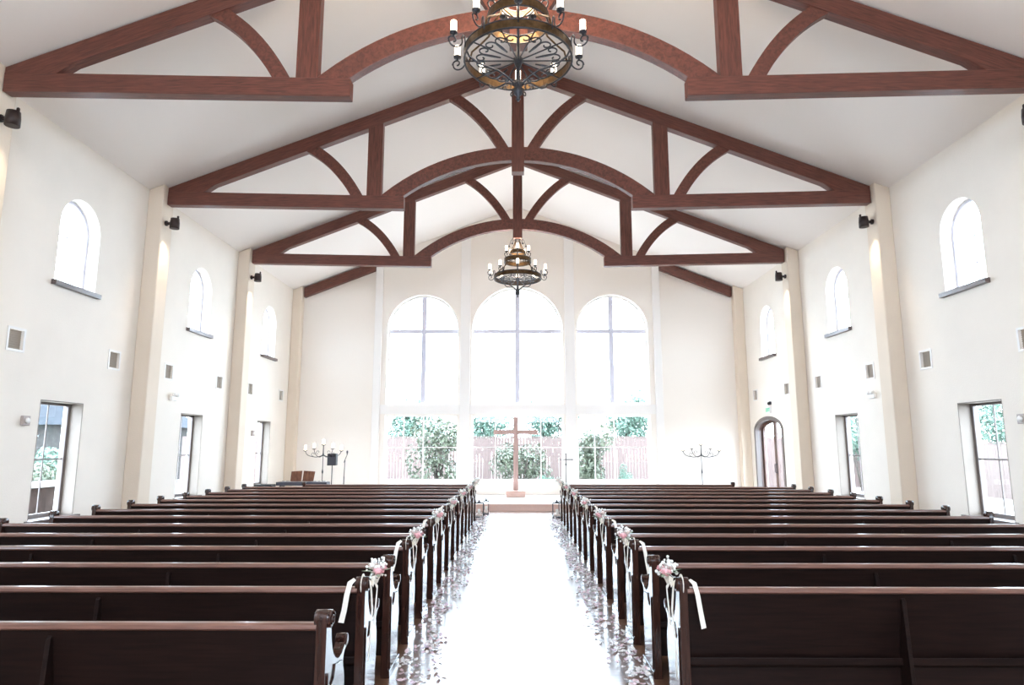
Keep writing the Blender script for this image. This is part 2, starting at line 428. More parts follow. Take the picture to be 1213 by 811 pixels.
# ------------------------------------------------------------------ end windows
for i, (x0, x1, zs, rise) in enumerate(BW):
    cx = (x0+x1)/2; hw = (x1-x0)/2
    who = ('nearer the keyboard', 'behind the cross', 'nearer the arched door')[i]
    t = lambda u, v, w: (u, w, v)
    root = empty('window_%d' % wn, (cx, YB, 3.14)); wn += 1
    struct(root, 'big arched end window %s, above the white band' % who, 'window')
    m = MB(); m.holed(arch_pts(-hw+.001, hw-.001, .001, zs-3.14, rise-.001, 32), [arch_pts(-hw+.055, hw-.055, .06, zs-3.14, rise-.055, 32)], .08, .15, t)
    m.build('window_frame', M['white_trim'], root)
    m = MB(); m.box(-.08, .08, .078, .152, .06, zs-3.14+rise-.05); m.build('mullion', M['grey_frame'], root)
    m = MB(); m.box(-hw+.05, hw-.05, .082, .148, 2.425, 2.555); m.build('transom', M['grey_frame'], root)
    m = MB(); m.prism(arch_pts(-hw+.05, hw-.05, .055, zs-3.14, rise-.05, 32), .112, .118, t); m.build('pane', M['glass'], root)
    root = empty('window_%d' % wn, (cx, YB, .62)); wn += 1
    struct(root, 'low rectangular end window %s, showing the garden fence' % who, 'window')
    m = MB(); m.holed(rect_pts(-hw+.001, hw-.001, .001, 2.149), [rect_pts(-hw+.045, hw-.045, .045, 2.105)], .08, .15, t)
    m.build('window_frame', M['white_trim'], root)
    for u in ((-.62, .04) if i != 1 else (-.75, .78)):
        m = MB(); m.box(u-.016, u+.016, .09, .14, .045, 2.105); m.build('muntin', M['white_trim'], root)
    m = MB(); m.box(-hw+.04, hw-.04, .091, .139, 1.07, 1.10); m.build('muntin', M['white_trim'], root)
    m = MB(); m.prism(rect_pts(-hw+.04, hw-.04, .04, 2.11), .112, .118, t); m.build('pane', M['glass'], root)

# ------------------------------------------------------------------ arched door
root = empty('door_1', (WX, DOOR[0], 0))
struct(root, 'arched double door with dark timber frame and glass leaves', 'door')
t = lambda u, v, w: (w, u, v)
def darch(in_, z0): return [(-DOOR[1]+in_, z0), (DOOR[1]-in_, z0)] + [((DOOR[1]-in_)*math.cos(PI*i/20), DOOR[2]+(DOOR[3]-in_)*math.sin(PI*i/20)) for i in range(21)]
m = MB(); m.holed(darch(.002, .015), [darch(.11, .016)], -.025, .10, t); m.build('casing', M['taupe_frame'], root, bevel=.008)
m = MB(); m.holed(darch(.003, .015), [darch(.085, .016)], .102, .30, t); m.build('jamb', M['door_wood'], root)
for s2 in (-1, 1):
    hw = DOOR[1]-.088
    def leaf(in0, zi, n=14):
        # half arch outline of one leaf
        pts = [(s2*(.006+in0), .02+zi), (s2*(hw-in0), .02+zi)]
        for i in range(n + 1):
            a = PI/2*i/n
            x = (hw-in0)*math.cos(a)
            if x < .006+in0: x = .006+in0
            pts.append((s2*x, DOOR[2] + (DOOR[3]-.088-in0)*math.sin(a)))
        return pts
    m = MB(); m.holed(leaf(0, 0), [leaf(.10, .22)], .20, .25, t); lf = m.build('door_leaf', M['door_wood'], root, bevel=.004)
    m = MB(); m.prism(leaf(.095, .215), .222, .228, t); m.build('pane', M['glass'], lf)
    m = MB(); m.tube([(.20, s2*.05, .95), (.16, s2*.05, .97), (.16, s2*.05, 1.2), (.20, s2*.05, 1.22)], .011); m.build('door_handle', M['iron'], lf)

# ------------------------------------------------------------------ roof trusses
def truss():
    r = empty('roof_truss', (0, 0, 0))
    D0, D1 = 0.0, .18
    t = lambda u, v, w: (u, w, v)
    zt = lambda x: 7.11 + .39*(7.30-abs(x))
    for s in (-1, 1):
        m = MB(); m.prism([(s*2.38, 6.63), (s*7.32, 6.73), (s*7.32, 7.02), (s*2.38, 6.908)], D0, D1, t); m.build('bottom_chord', M['timber_x'], r, bevel=.012)
        m = MB(); m.prism([(s*7.32, zt(7.32)), (s*7.32, 7.0), (s*6.62, 6.98), (s*6.35, zt(6.35)-.315), (0, zt(0)-.30), (0, zt(0))], D0+.004, D1-.004, t)
        m.build('top_chord', M['timber_rake_a'] if s > 0 else M['timber_rake_b'], r, bevel=.012)
        m = MB(); m.prism([(s*2.855, 6.90), (s*3.165, 6.90), (s*3.165, zt(3.165)-.29), (s*2.855, zt(2.855)-.29)], D0+.010, D1-.010, t); m.build('queen_post', M['timber_up'], r, bevel=.010)
        # arched collar brace
        def arc(Rr, xa, xb, n=14): return [(s*(xa+(xb-xa)*i/n), 3.62+math.sqrt(Rr*Rr-(xa+(xb-xa)*i/n)**2)) for i in range(n+1)]
        m = MB(); m.prism(arc(4.075, .12, 2.41) + [(s*2.72, 6.91), (s*2.86, 6.93)] + arc(4.375, 2.80, .12), D0+.016, D1-.016, t); m.build('arch_brace', M['timber_curve'], r, bevel=.008)
        def curved(p0, p1, p2, w, name):
            c = bez(p0, p1, p2, 12); a = []; b = []
            for i, p in enumerate(c):
                q0 = c[max(i-1, 0)]; q1 = c[min(i+1, 12)]
                dx, dz = q1[0]-q0[0], q1[1]-q0[1]; l = math.hypot(dx, dz); nx, nz = -dz/l*w/2, dx/l*w/2
                a.append((s*(p[0]+nx), p[1]+nz)); b.append((s*(p[0]-nx), p[1]-nz))
            m = MB(); m.prism(a + b[::-1], D0+.022, D1-.022, t); m.build(name, M['timber_curve'], r, bevel=.008)
        curved((1.50, 9.22), (.78, 8.83), (.27, 7.90), .21, 'upper_strut')
        curved((4.50, 8.05), (3.80, 7.72), (3.35, 6.88), .22, 'lower_strut')
    m = MB(); m.prism([(-.13, 7.43), (.13, 7.43), (.13, zt(0)-.26), (-.13, zt(0)-.26)], D0-.02, D1+.02, t); m.build('king_post', M['timber_up'], r, bevel=.012)
    return r
tr = truss(); tr.location = (0, TY[0], 0)
names = ['reddish timber truss over the middle pews, behind the near chandelier', 'middle reddish timber truss, between the other two', 'reddish timber truss carrying the far chandelier before the end wall']
for i in range(3):
    o = tr if i == 0 else copy_tree(tr)
    o.location = (0, TY[i], 0); tag(o, names[i], 'roof truss', 'timber roof trusses')
for s in (-1, 1):
    r = empty('gable_rafter', (s*7.3, 21.81, 6.78))
    m = MB(); m.prism([(s*.0, 0), (s*.0, .33), (-s*2.42, .33+.392*2.42), (-s*2.42, .392*2.42)], 0, .185, lambda u, v, w: (u, w, v))
    m.build('beam', M['timber_rake_a'] if s > 0 else M['timber_rake_b'], r, bevel=.01)
    for q in (.9, 1.9):
        m = MB(); m.lathe([(.016, -.012), (.016, .0), (.012, .006)], 8, (-s*q, -.003, .16+.392*q), axis='y'); m.build('bolt', M['iron'], r)
    tag(r, 'short sloping timber rafter on the end wall %s' % ('above the candelabrum near the arched door' if s > 0 else 'above the keyboard'), 'rafter', 'gable rafters')

# ------------------------------------------------------------------ wall grilles, boxes, exit sign, spot fixtures
wl = {-1: 'the wall opposite the arched door', 1: 'the arched-door wall'}
bayname = {10.96: 'bay by the rear pews', 15.39: 'middle bay', 19.82: 'bay by the platform'}
def grille():
    r = empty('wall_grille')
    m = MB(); m.holed(rect_pts(-.185, .185, -.185, .185), [rect_pts(-.148, .148, -.148, .148)], -.012, -.0005, lambda u, v, w: (w, u, v)); m.build('grille_frame', M['white'], r, bevel=.003)
    m = MB(); m.box(.045, .055, -.150, .150, -.150, .150); m.build('grille_cloth', M['grille'], r)
    m = MB()
    for i in range(9): m.box(.035, .044, -.15, .15, -.14+i*.034, -.128+i*.034)
    m.build('louver', M['grille'], r)
    return r
g0 = None
for sg in (-1, 1):
    for c in WC[1:]:
        for dy, w in ((-1.19, 'entrance end'), (1.27, 'platform end')):
            o = grille() if g0 is None else copy_tree(g0)
            g0 = g0 or o
            o.location = (sg*WX, c+dy, 3.365)
            o.rotation_euler = (0, 0, 0 if sg > 0 else PI)
            tag(o, 'square tan grille, %s, %s, %s' % (wl[sg], bayname[c], w), 'wall grille', 'square tan wall grilles')
def wall_box(loc, sg, lb, white):
    r = empty('wall_speaker_box' if not white else 'emergency_light', loc)  # white variant is a twin-head emergency light
    tag(r, lb, 'wall box' if not white else 'emergency light')
    if not white:
        m = MB(); m.box(min(-sg*.05, -sg*.001), max(-sg*.05, -sg*.001), -.075, .075, -.075, .075); m.build('housing', M['taupe_box'], r, bevel=.008)
        m = MB(); m.lathe([(.045, 0), (.045, .02), (.03, .03)] if sg < 0 else [(.03, -.03), (.045, -.02), (.045, 0)], 14, (-sg*.05, 0, .0), axis='x'); m.build('dial', M['white'], r)
    else:
        m = MB(); m.box(min(-sg*.06, -sg*.001), max(-sg*.06, -sg*.001), -.11, .11, -.05, .05); m.build('housing', M['white'], r, bevel=.01)
        for s2 in (-1, 1):
            m = MB(); m.lathe([(.04, 0), (.045, .05)] if sg < 0 else [(.045, -.05), (.04, 0)], 12, (-sg*.05, s2*.07, .075), axis='x'); m.build('lamp_head', M['white'], r)
wall_box((-WX, 10.12, 2.15), -1, 'small taupe wall box beside the tall window opposite the arched door', False)
wall_box((WX, 10.02, 2.17), 1, 'small taupe wall box on the arched-door wall by its tall window', False)
wall_box((-WX, 14.42, 2.80), -1, 'white emergency light on the wall opposite the arched door, middle bay', True)
wall_box((WX, 14.12, 2.82), 1, 'white emergency light on the arched-door wall, middle bay', True)
wall_box((-WX, 18.95, 2.12), -1, 'taupe wall box between keyboard and the middle bay wall opposite the door', False)
# exit sign
r = empty('exit_sign', (WX, 20.0, 2.83)); tag(r, 'small white EXIT sign with green letters over the arched door', 'exit sign')
m = MB(); m.box(-.05, -.001, -.17, .17, -.10, .10); m.build('sign_body', M['white'], r, bevel=.006)
cu = bpy.data.curves.new('letters', 'FONT'); cu.body = 'EXIT'; cu.size = .155; cu.extrude = .004; cu.align_x = 'CENTER'; cu.align_y = 'CENTER'
tmp = bpy.data.objects.new('letters', cu); COL.objects.link(tmp)
dg = bpy.context.evaluated_depsgraph_get(); me = bpy.data.meshes.new_from_object(tmp.evaluated_get(dg))
bpy.data.objects.remove(tmp)
me.materials.clear(); me.materials.append(M['exit_green'])
o = bpy.data.objects.new('letters', me); COL.objects.link(o); o.parent = r
o.matrix_local = Matrix(((0,0,-1,-.053),(-1,0,0,0),(0,1,0,0),(0,0,0,1)))
r = empty('dome_camera', (WX, 19.86, 3.03)); tag(r, 'small black dome camera on the wall just above the EXIT sign', 'camera')
m = MB(); m.lathe([(.03, -.05), (.055, -.045), (.055, 0)], 14, (-.001, 0, 0), axis='x'); m.build('base', M['grey'], r)
m = MB(); m.ball((-.06, 0, -.01), .05, 12, 8); m.build('dome', M['black'], r)

def spot(sg):
    r = empty('wall_spotlight')
    m = MB(); m.lathe([(.055, 0), (.055, .035)] if sg < 0 else [(.055, -.035), (.055, 0)], 14, (-sg*.0, 0, 0), axis='x'); m.build('wall_plate', M['fixture'], r)
    m = MB(); m.tube([(-sg*.03, 0, 0), (-sg*.10, 0, 0)], .03, 10); m.build('arm', M['fixture'], r)
    hx = -sg*.19
    m = MB(); m.lathe([(.085, -.115), (.095, -.115), (.095, .0), (.085, .10), (.06, .105)], 18, (hx, 0, 0)); h = m.build('lamp_head', M['fixture'], r)
    m = MB(); m.lathe([(.078, -.112), (.078, -.108)], 18, (hx, 0, 0)); m.build('lens', M['lamp_glow'], h)
    m = MB(); m.lathe([(.022, .0), (.022, .05), (.012, .06)], 8, (hx-sg*.06, 0, .10)); m.build('knob', M['fixture'], h)
    return r
for sg in (-1, 1):
    g = spot(sg)
    for i, y in enumerate(TY):
        o = g if i == 0 else copy_tree(g)
        o.location = (sg*7.335, y+.04, 6.335)
        tag(o, 'dark wall spotlight under the %s truss end on %s' % (('near-chandelier', 'middle', 'far-chandelier')[i], wl[sg]), 'spotlight', 'dark pilaster spotlights')
        ld = bpy.data.lights.new('spot_lamp', 'SPOT'); ld.energy = 70; ld.color = (1,.80,.58); ld.spot_size = R(78); ld.spot_blend = 1.0; ld.shadow_soft_size = .06
        lo = bpy.data.objects.new('spot_lamp', ld); COL.objects.link(lo); lo.parent = o; lo.location = (-sg*.19, 0, -.13)

# ------------------------------------------------------------------ chandeliers
def spiral(c, r0, r1, a0, a1, u, w, n=14):
    u = Vector(u); w = Vector(w); c = Vector(c)
    return [tuple(c + (u*math.cos(a0+(a1-a0)*i/n) + w*math.sin(a0+(a1-a0)*i/n))*(r0+(r1-r0)*i/n)) for i in range(n+1)]
def chandelier(top):
    """origin: centre of the lower hoop"""
    r = empty('chandelier'); RR = .64
    def hoop(rad, z0, z1, name, mat, th=.012):
        m = MB(); n = 48; v = []; f = []
        for k in range(n):
            a = 2*PI*k/n
            for rr, z in ((rad, z0), (rad+th, z0), (rad+th, z1), (rad, z1)): v.append((rr*math.cos(a), rr*math.sin(a), z))
        for k in range(n):
            for q in range(4): f.append((4*k+q, 4*k+(q+1)%4, 4*((k+1)%n)+(q+1)%4, 4*((k+1)%n)+q))
        m.add(v, f, False); return m.build(name, mat, r)
    hoop(RR, .0, .10, 'hoop_band', M['bronze'])
    for z in (-.006, .10):
        m = MB(); m.tube([((RR+.006)*math.cos(2*PI*k/48), (RR+.006)*math.sin(2*PI*k/48), z) for k in range(48)], .013, 6, closed=True); m.build('hoop_rim', M['iron'], r)
    # spokes and scrolls in the plane of the lower hoop
    for k in range(10):
        a = 2*PI*k/10; c, s_ = math.cos(a), math.sin(a)
        m = MB(); m.tube([(.04*c, .04*s_, 0), (RR*c, RR*s_, 0)], .009, 5); m.build('spoke', M['iron'], r)
    for k in range(10):
        a = 2*PI*(k+.5)/10; u = Vector((math.cos(a), math.sin(a), 0)); w = Vector((-math.sin(a), math.cos(a), 0))
        for sgn in (-1, 1):
            c = u*(RR*.68) + w*sgn*.080
            p = [tuple(u*.22), tuple(u*.33 + w*sgn*.008)] + spiral(c, .080, .022, -PI*.62*1, PI*1.35, u, w*sgn, 16)
            m = MB(); m.tube(p, .0095, 5); m.build('scroll', M['iron'], r)
    # basket straps that meet in the pendant below
    for k in range(5):
        a = 2*PI*k/5 + PI/2 + PI/5; u = Vector((math.cos(a), math.sin(a), 0))
        p = [tuple(u*x + Vector((0,0,z))) for x, z in ((RR-.01,.0),(.60,-.06),(.50,-.12),(.38,-.15),(.26,-.17),(.15,-.22),(.08,-.28),(.045,-.33))]
        m = MB(); m.tube(p, .013, 6); m.build('strap', M['iron'], r)
        c = u*.13 + Vector((0,0,-.36))
        m = MB(); m.tube([tuple(u*.04+Vector((0,0,-.32)))] + spiral(c, .05, .015, PI*.6, PI*2.6, u, (0,0,1), 12), .007, 5); m.build('scroll', M['iron'], r)
    m = MB(); m.lathe([(.012,-.52),(.03,-.49),(.018,-.46),(.05,-.43),(.06,-.39),(.035,-.35),(.06,-.31),(.03,-.27),(.022,-.1),(.05,-.03),(.055,.03),(.025,.06),(.018,.35)], 14); m.build('pendant', M['iron'], r)
    # central rod, upper drum, smaller hoops
    m = MB(); m.tube([(0,0,.3),(0,0,top)], .016, 8); m.build('rod', M['iron'], r)
    hoop(.36, .47, .58, 'hoop_band', M['bronze']); hoop(.20, .72, .80, 'hoop_band', M['bronze'])
    for z, rad in ((.47,.366),(.58,.366),(.72,.206),(.80,.206)):
        m = MB(); m.tube([(rad*math.cos(2*PI*k/32), rad*math.sin(2*PI*k/32), z) for k in range(32)], .011, 6, closed=True); m.build('hoop_rim', M['iron'], r)
    for k in range(5):
        a = 2*PI*k/5 + PI/2; u = Vector((math.cos(a), math.sin(a), 0))
        m = MB(); m.tube([tuple(u*x + Vector((0,0,z))) for x, z in ((.64,.10),(.60,.24),(.48,.32),(.38,.40),(.34,.50),(.30,.60),(.22,.68),(.20,.80),(.12,.95),(.05,1.12))], .012, 6); m.build('strap', M['bronze'], r)
        m = MB(); m.tube([(0,0,.52), tuple(u*.36+Vector((0,0,.52)))], .008, 5); m.build('spoke', M['bronze'], r)
        m = MB(); m.tube([(0,0,1.16), tuple(u*.10+Vector((0,0,1.22))), tuple(u*.19+Vector((0,0,1.12))), tuple(u*.24+Vector((0,0,.98)))], .008, 5); m.ball(tuple(u*.245+Vector((0,0,.96))), .028); m.build('drop_arm', M['iron'], r)
    m = MB(); m.lathe([(.03,1.06),(.09,1.12),(.10,1.18),(.06,1.24),(.085,1.30),(.05,1.34)], 14); m.build('crown', M['iron'], r)
    # candle arms, two tiers
    def arm(a, rr, z, rc):
        u = Vector((math.cos(a), math.sin(a), 0)); zz = Vector((0,0,1))
        m = MB()
        p = [tuple(u*(rr+.01)+zz*(z-.06)), tuple(u*(rr+.02)+zz*(z+.07)), tuple(u*(rr+.04)+zz*(z+.085)), tuple(u*(rr+.055)+zz*(z+.05))]
        p += spiral(u*(rc-.02)+zz*(z+.0), .085, .075, PI, PI*2.05, u, zz, 12)
        p += spiral(u*(rc+.005)+zz*(z+.0), .06, .018, 0, PI*1.5, u, zz, 12)
        m.tube(p, .0095, 6); ar = m.build('arm', M['iron'], r)
        m = MB(); m.lathe([(.010,-.03),(.014,0),(.045,.012),(.048,.03),(.036,.034)], 14, tuple(u*rc+zz*(z+.07))); m.build('candle_cup', M['iron'], ar)
        m = MB(); m.lathe([(.036,0),(.036,.135),(.030,.14)], 14, tuple(u*rc+zz*(z+.102))); m.build('candle', M['candle_glow'], ar)
    for k in range(10): arm(PI/10 + 2*PI*k/10, RR, .115, RR+.155)
    for k in range(5): arm(PI/2 + PI/5 + 2*PI*k/5, .20, .68, .32)
    return r
def lamp(parent, z, e):
    ld = bpy.data.lights.new('bulb_glow', 'POINT'); ld.energy = e; ld.color = (1,.82,.62); ld.shadow_soft_size = .40
    o = bpy.data.objects.new('bulb_glow', ld); COL.objects.link(o); o.parent = parent; o.location = (0,0,z)
c1 = chandelier(1.14); c1.location = (.0, 17.47+.09, 6.30)
tag(c1, 'dark iron candle chandelier hanging from the far truss before the end windows', 'chandelier', 'iron chandeliers')
c2 = copy_tree(c1); c2.location = (-.01, 7.25, 6.34)
m = MB()
zt = EZ + SL*WX - 6.34
z = 1.14; i = 0
while z < zt - .05:
    ax = i % 2
    m.tube([((.018*math.cos(q) if ax else 0), (0 if ax else .018*math.cos(q)), z+.035+.04*math.sin(q)) for q in [2*PI*j/10 for j in range(10)]], .006, 5, closed=True)
    z += .06; i += 1
m.lathe([(.07, zt-.03), (.09, zt-.005)], 14)
m.build('chain', M['iron'], c2)
tag(c2, 'large dark iron candle chandelier over the pews at the top edge', 'chandelier', 'iron chandeliers')
lamp(c1, .92, 90); lamp(c2, .92, 330)

# ------------------------------------------------------------------ pews
PX0, PX1 = 1.055, 6.20
def end_profile():
    """side outline of a pew end: y forward, z up, y=0 at the rear edge"""
    p = [(.0, 0), (.0, .83)]
    p += [(.045 + .045*math.cos(a), .866 + .045*math.sin(a)) for a in [PI + (-PI)*i/10 - 0 for i in range(11)]][1:]
    p += bez((.09, .85), (.10, .66), (.235, .612), 8)[1:]
    p += bez((.235, .612), (.33, .585), (.395, .650), 6)[1:]
    p += [(.43 + .036*math.cos(a), .655 + .036*math.sin(a)) for a in [PI*.85 - PI*1.35*i/9 for i in range(10)]]
    p += bez((.425, .615), (.355, .60), (.375, .53), 5)[1:]
    p += bez((.375, .53), (.43, .46), (.40, .36), 5)[1:]
    p += bez((.40, .36), (.365, .26), (.372, .12), 5)[1:]
    p += [(.395, .10), (.415, .0)]
    return p
def volute(c, r0, x0, x1, turns=1.6):
    pts = []
    n = 26
    return [(x1, c[0] + (r0*(1-.82*i/n))*math.cos(PI*.5 - turns*2*PI*i/n), c[1] + (r0*(1-.82*i/n))*math.sin(PI*.5 - turns*2*PI*i/n)) for i in range(n+1)]
def make_pew(x0, x1, braces):
    """centre of aisle side at x=0 plane of the room; built for the right block (x grows away from the aisle)"""
    r = empty('church_pew')
    for side, (xa, xb) in enumerate(((x0-.028, x0+.028), (x1-.028, x1+.028))):
        out = -1 if side == 0 else 1
        face = xa if side == 0 else xb
        m = MB(); m.prism(end_profile(), xa, xb, lambda u, v, w: (w, u, v)); e = m.build('end_panel', M['pew_up'], r, bevel=.006)
        # roll at the top, wider than the panel, with a carved volute on its face
        m = MB(); m.lathe([(.042, -.043), (.0455, -.0405), (.0455, .0405), (.042, .043)], 24, ((xa+xb)/2, .046, .866), axis='x'); m.build('roll', M['pew_up'], e)
        m = MB(); m.tube(volute((.046, .866), .036, 0, (xa+xb)/2 + out*.047), .0045, 5); m.build('volute', M['pew_up'], e)
        m = MB(); m.lathe([(.031, -.032), (.034, -.0295), (.034, .0295), (.031, .032)], 16, ((xa+xb)/2, .432, .656), axis='x'); m.build('arm_roll', M['pew_up'], e)
        # raised lower field with a concave top that leaves the neck recessed
        f0 = [(.035, .06), (.035, .60)] + bez((.035, .60), (.05, .52), (.10, .52), 5)[1:] + bez((.10, .52), (.155, .52), (.175, .60), 5)[1:] + [(.235, .585), (.33, .575), (.345, .50), (.375, .42), (.36, .33), (.335, .22), (.345, .06)]
        m = MB(); m.prism(f0, face, face + out*.009, lambda u, v, w: (w, u, v)); m.build('applied_panel', M['pew_up'], e, bevel=.003)
        m = MB()
        pr = end_profile()
        m.box(min(face, face+out*.012), max(face, face+out*.012), .0, .43, 0, .055); m.build('plinth', M['pew_up'], e, bevel=.004)
    a, b = x0+.0285, x1-.0285
    t = lambda u, v, w: (w, u, v)
    m = MB(); m.prism([(.020, .815), (.105, .375), (.130, .375), (.045, .815)], a, b, t); m.build('back_panel', M['pew_x'], r, bevel=.002)
    m = MB(); m.prism([(.000, .822), (.004, .842), (.016, .850), (.050, .850), (.062, .842), (.066, .822), (.056, .812), (.010, .812)], a, b, t, smooth=False); m.build('cap_rail', M['pew_cap'], r, bevel=.003)
    m = MB(); m.prism([(.062, .405), (.100, .385), (.100, .345), (.075, .345), (.062, .36)], a, b, t); m.build('lower_rail', M['pew_x'], r, bevel=.004)
    m = MB(); m.prism([(.10, .344), (.10, .14), (.115, .14), (.115, .344)], a, b, t); m.build('skirt_panel', M['pew_x'], r)
    m = MB(); m.prism([(.118, .36), (.118, .395), (.44, .405), (.46, .39), (.455, .37), (.43, .365)], a, b, t); m.build('seat', M['pew_x'], r, bevel=.004)
    m = MB(); m.prism([(.14, .400), (.13, .44), (.16, .455), (.42, .465), (.45, .45), (.45, .408)], a+.01, b-.01, t); m.build('cushion', M['cushion'], r, bevel=.008)
    for x in braces:
        m = MB(); m.prism([(.024, .785), (.010, .77), (-.030, .18), (-.034, .0), (.120, .0), (.116, .30), (.106, .376)], x-.013, x+.013, t); m.build('brace', M['pew_x'], r, bevel=.003)
    return r
D0, SP = 4.481, .88
def posy_at(k, sg): return k in (1, 3, 5, 7, 9, 11, 13)
ordn = ['front', 'second', 'third', 'fourth', 'fifth', 'sixth', 'seventh', 'eighth', 'ninth', 'tenth', 'eleventh', 'twelfth', 'thirteenth', 'fourteenth', 'fifteenth']
import bmesh
def mirror_tree(o, parent=None):
    c = o.copy(); COL.objects.link(c); c.parent = parent
    if o.type == 'MESH':
        me = o.data.copy()
        bm = bmesh.new(); bm.from_mesh(me)
        for v in bm.verts: v.co.x = -v.co.x
        bmesh.ops.reverse_faces(bm, faces=bm.faces); bm.to_mesh(me); bm.free(); c.data = me
    c.location.x = -c.location.x
    for ch in list(o.children): mirror_tree(ch, c)
    return c
std = make_pew(PX0, PX1, (2.79, 4.53)); stdL = mirror_tree(std)
front = make_pew(PX0, 5.12, (2.5, 3.8)); frontL = mirror_tree(front)
last = make_pew(PX0, PX1, (2.49, 4.53)); lastL = mirror_tree(last)
used = set()
def place_pew(proto, y, label, grp):
    if proto.name in used: o = copy_tree(proto)
    else: o = proto; used.add(proto.name)
    o.location = (0, y, 0)
    tag(o, label, 'pew', grp)
    return o
for sg in (1, -1):
    blk = 'arched-door side' if sg > 0 else 'keyboard side'
    for k in range(0 if sg < 0 else 1, 15):
        y = D0 + SP*(k-1)
        row = 14 - k
        if k == 14: proto = front if sg > 0 else frontL
        elif (k == 1 and sg > 0) or (k == 0): proto = last if sg > 0 else lastL
        else: proto = std if sg > 0 else stdL
        extra = ', posy on aisle end' if posy_at(k, sg) else (', the rearmost, no posy' if (k == 0) else ', no posy')
        if k == 14: extra = ', shorter than the rest'
        place_pew(proto, y, 'dark oak pew, %s row from platform, %s%s' % (ordn[row], blk, extra), 'pews on the ' + blk)

# ------------------------------------------------------------------ posies with ribbons on the pew ends
def rose(c, r, mat, name, parent):
    m = MB()
    m.ball(c, r*.62, 10, 7)
    for ring, (n, rr, tilt) in enumerate(((5, .75, .9), (7, 1.0, .45))):
        for k in range(n):
            a = 2*PI*k/n + ring*.5
            d = Vector((math.cos(a), math.sin(a), 0)); w = Vector((-math.sin(a), math.cos(a), 0)); z = Vector((0,0,1))
            base = Vector(c) + d*r*.35*rr - z*r*.3
            tip = Vector(c) + d*r*rr + z*r*(tilt-.35)
            mid = (base+tip)/2 + d*r*.22
            v = [base - w*r*.22, base + w*r*.22, mid + w*r*.42, tip + w*r*.24, tip - w*r*.24, mid - w*r*.42]
            m.add(v, [(0,1,2,5), (5,2,3,4)], True)
    return m.build(name, mat, parent)
def make_posy(seed, sg, white=False):
    """origin: top of the roll centre on the pew end; aisle lies towards -x for sg>0; -y is towards the camera"""
    rd = random.Random(seed)
    r = empty('pew_posy')
    ax = -sg
    c = Vector((ax*.085, .03, .03))
    if white: cols = [M['blush'], M['babys'], M['blush']]
    else: cols = [M['pink'], M['blush'], M['pink']]
    for i, (dx, dy, dz, q) in enumerate(((ax*.015, -.035, .0, .040), (ax*-.03, .01, .028, .034), (ax*.03, .03, .012, .034))):
        rose(tuple(c + Vector((dx, dy, dz))), q, cols[i], 'rose', r)
    m = MB()
    for i in range(46):
        d = Vector((rd.gauss(0,1), rd.gauss(0,1), rd.gauss(.35,1))).normalized()
        p = c + d*rd.uniform(.045, .085) + Vector((0, .01, .01))
        m.tube([tuple(c+d*.02), tuple(p)], .0012, 3); m.ball(tuple(p), rd.uniform(.007, .012), 6, 4)
    m.build('filler_flower', M['babys'], r)
    m = MB()
    for i in range(9):
        a = rd.uniform(0, 2*PI); d = Vector((math.cos(a), math.sin(a), rd.uniform(-.6, .4))).normalized(); w = d.cross(Vector((0,0,1))).normalized()
        v = [c+d*.03, c+d*.065+w*.013, c+d*.10, c+d*.065-w*.013]
        m.add(v + [q + Vector((0,0,-.002)) for q in v], [(0,1,2,3), (7,6,5,4), (0,4,5,1), (1,5,6,2), (2,6,7,3), (3,7,4,0)])
    m.build('leaf', M['leafgreen'], r)
    # ribbon round the roll
    m = MB(); m.tube([(x, .0 + .054*math.cos(a), -.046 + .054*math.sin(a)) for x in (0,) for a in [2*PI*i/20 for i in range(20)]], .012, 6, closed=True, flat=.25); rb = m.build('ribbon_band', M['ribbon'], r)
    ln = rd.uniform(.50, .75)
    m = MB(); m.strip([(ax*.052, -.02, -.02), (ax*.066, -.045, -.06), (ax*.075, -.03, -.20), (ax*.060, -.02+rd.uniform(-.02,.03), -.40), (ax*.052, .0, -ln)], [.030, .042, .046, .044, .04], .002, (0,1,0)); m.build('ribbon_tail', M['ribbon'], r)
    m = MB(); m.strip([(ax*.06, .03, -.02), (ax*.085, .06, -.08), (ax*.072, .085, -.20), (ax*.058, .10, -.33)], [.03,.04,.04,.036], .002, (0,1,0)); m.build('ribbon_tail', M['ribbon'], r)
    m = MB(); m.strip([(-ax*.045, -.035, -.01), (-ax*.07, -.060, -.03), (-ax*.085, -.072, -.10), (-ax*.10, -.070, -.20), (-ax*.118, -.066, -.27-rd.uniform(0,.05))], [.022, .034, .034, .034, .036], .002, (1,.3,0)); m.build('ribbon_tail', M['ribbon'], r)
    for s2 in (-1, 1):
        m = MB(); m.strip([(ax*.055, 0, -.02), (ax*.085, s2*.04, .0), (ax*.095, s2*.075, -.015), (ax*.085, s2*.06, -.04), (ax*.055, .0, -.025)], .03, .002, (ax*.2,0,1)); m.build('ribbon_loop', M['ribbon'], r)
    return r
for sg in (1, -1):
    for k in (1, 3, 5, 7, 9, 11, 13, 14):
        o = make_posy(k*7 + sg, sg, white=(k >= 13))
        o.location = (sg*PX0, D0 + SP*(k-1) + .046, .912)
        tag(o, '%s posy with cream ribbons on the %s-row pew end, %s' % ('white' if k >= 13 else 'pink', ordn[14-k], 'arched-door side' if sg > 0 else 'keyboard side'), 'flower posy', 'pew end posies')

